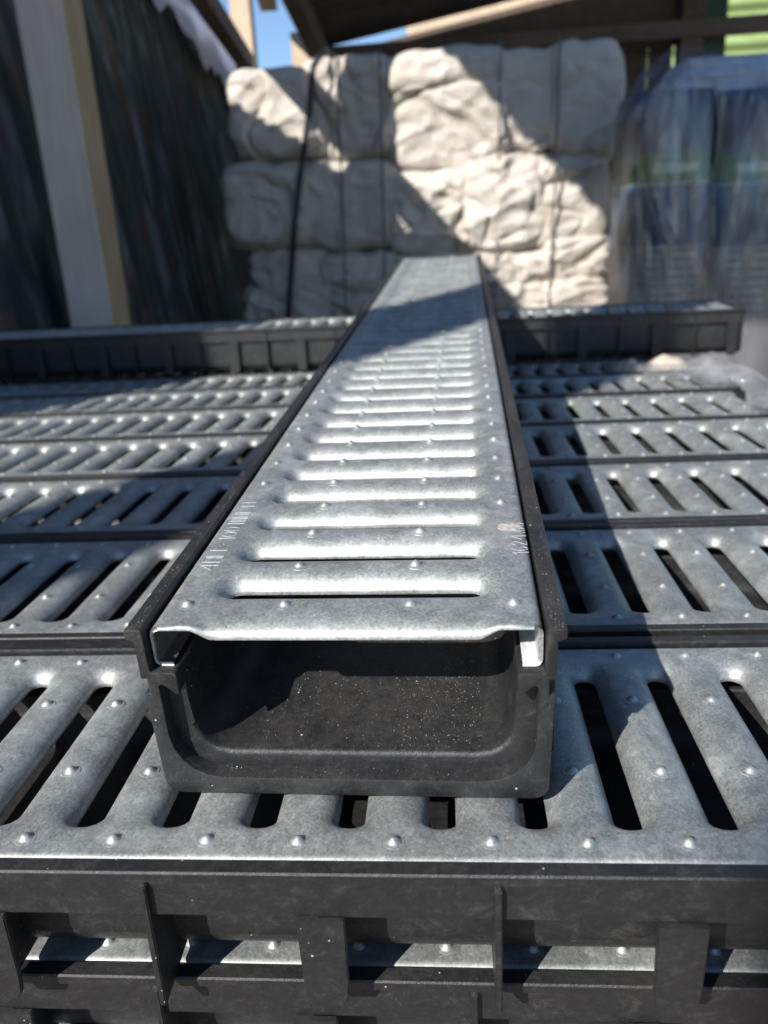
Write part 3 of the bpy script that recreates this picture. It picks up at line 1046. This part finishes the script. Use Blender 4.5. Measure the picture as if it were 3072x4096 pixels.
# ------------------------------------------------------------------ film-wrapped pallet of printed bags at right
wp = empty("wrapped_pallet", "pallet of blue and green printed bags wrapped in clear film at right", "pallet", None, Matrix.Translation((0, 0, 0)))
def bag(x0, x1, z0, z1, y0, y1, mat, name, zc=None, puff=.02):
    nu, nv = 14, 18
    vs, fs = [], []
    cx, cz, cy = (x0+x1)/2, (z0+z1)/2, (y0+y1)/2
    zc = cz if zc is None else zc
    hx, hz, hy = (x1-x0)/2, (z1-z0)/2, (y1-y0)/2
    for j in range(nv+1):
        b_ = -1+2*j/nv
        for i in range(4*nu):
            s_, t = divmod(i, nu)
            t = t/nu*2-1
            px, py = [(t, -1), (1, t), (-t, 1), (-1, -t)][s_]
            k = 1-0.10*abs(px*py)**3
            e = (1-abs(b_)**6)**.5 if abs(b_) < 1 else 0
            e = .90+.10*e
            nz = noise.noise(Vector((px*2+cx*9, py*2, b_*4+cx*5)))*.012
            vs.append((px*k*hx*e+nz, (py*k*hy-puff*(1-px*px)*(1-b_*b_)*(1 if py < 0 else 0))*e+nz, cz-zc+b_*hz))
    m = 4*nu
    for j in range(nv):
        for i in range(m):
            fs.append((j*m+i, j*m+(i+1) % m, (j+1)*m+(i+1) % m, (j+1)*m+i))
    fs.append(tuple(range(m))[::-1])
    fs.append(tuple(range(nv*m, nv*m+m)))
    o = mesh_obj(name, vs, fs, mat, wp, True)
    o.location = (cx, cy, zc)
    return o
bag(.462, .668, -.42, .415, 1.92, 2.20, BAG, "bag", 0.0)
bag(.654, .862, -.42, .405, 1.91, 2.20, BAG, "bag", -.01)
bag(.848, 1.06, -.42, .415, 1.93, 2.20, BAG, "bag", 0.0)
bag(.58, .84, .34, .485, 1.97, 2.22, BAG_GLARE, "bag")  # pale tops stand in for sky glare on the film
bag(.80, 1.08, .36, .475, 1.96, 2.22, BAG_GLARE, "bag")
b = MB()
for k in range(5):
    b.box(.44+k*.13, .54+k*.13, 1.88, 2.25, -.68, -.66)
b.box(.44, 1.1, 1.9, 1.98, -.8, -.68); b.box(.44, 1.1, 2.14, 2.22, -.8, -.68)
b.obj("base", WOOD_DARKX, wp)
b = MB(); b.box(.45, 1.08, 1.90, 2.22, -.66, -.43)
b.obj("lower_bags", BAG_GLARE, wp)
vs, fs = [], []
nu, nv = 70, 60
for j in range(nv+1):
    t = j/nv
    for i in range(nu+1):
        s_ = i/nu
        a = s_*1.3
        # path round left side, front
        if a < .3:
            x, yy = .425, 2.24-.36*(a/.3)
        else:
            x, yy = .425+.75*(a-.3), 1.875
        tl = .470+.03*sin(x*14)-.06*max(0, (.55-x)/.12)**1.5
        z = -.70+(tl+.70)*t
        w_ = noise.noise(Vector((x*9, yy*5, z*2.2)))*.018+noise.noise(Vector((x*22+z*6, 3, z*3)))*.008
        flare = .03*max(0, (-.02-z)/.3)
        if a < .3: x -= w_+flare
        else: yy -= w_
        if t > .96: yy += .05*(t-.96)/.04
        vs.append((x, yy, z))
for j in range(nv):
    for i in range(nu):
        a = j*(nu+1)+i
        fs.append((a, a+1, a+2+nu, a+1+nu))
mesh_obj("film", vs, fs, FILM, wp, True)

# crumpled film over the right end of the stack
vs, fs = [], []
nu, nv = 60, 70
for j in range(nv+1):
    t = j/nv
    yy = .34+.33*t
    for i in range(nu+1):
        s_ = i/nu
        edge = .262-.055*t**1.5-.018*sin(t*9)
        x = edge+.20*s_
        z = sag(yy)+.003+.022*max(0, noise.noise(Vector((x*22, yy*9, 1.7))))+.012*abs(noise.noise(Vector((x*48, yy*30, 4.1))))
        z += .016*(1-abs(2*t-1.0))*s_
        if x > .29: z -= (x-.29)*(1.1+.8*noise.noise(Vector((yy*8, 0, 0))))
        vs.append((x, yy, z))
for j in range(nv):
    for i in range(nu):
        a = j*(nu+1)+i
        fs.append((a, a+1, a+2+nu, a+1+nu))
tag(mesh_obj("plastic_film", vs, fs, FILM2, None, True), "crumpled clear film lying over the right end of the stack", "film")
# little heaps of spilt sand at the foot of the crosswise channel
for k, (x, yy, rx, ry, h, lab) in enumerate(((.246, .676, .026, .024, .013, "larger pale heap of spilt sand before the crosswise channel at right"),
                                             (.204, .672, .015, .018, .010, "small pale heap of spilt sand left of the larger one"))):
    vs, fs = [], []
    for i in range(8):
        r = i/7
        for j in range(24):
            a = 2*pi*j/24
            n_ = noise.noise(Vector((cos(a)*r*2+k*5, sin(a)*r*2, 1)))
            vs.append((x+rx*r*cos(a)*(1+.25*n_), yy+ry*r*sin(a)*(1+.25*n_), sag(yy)-.001+h*(1-r*r)*(1+.5*n_)))
    for i in range(7):
        for j in range(24):
            fs.append((i*24+j, i*24+(j+1) % 24, (i+1)*24+(j+1) % 24, (i+1)*24+j))
    tag(mesh_obj("sand_heap", vs, fs, SAND, None, True), lab, "sand")
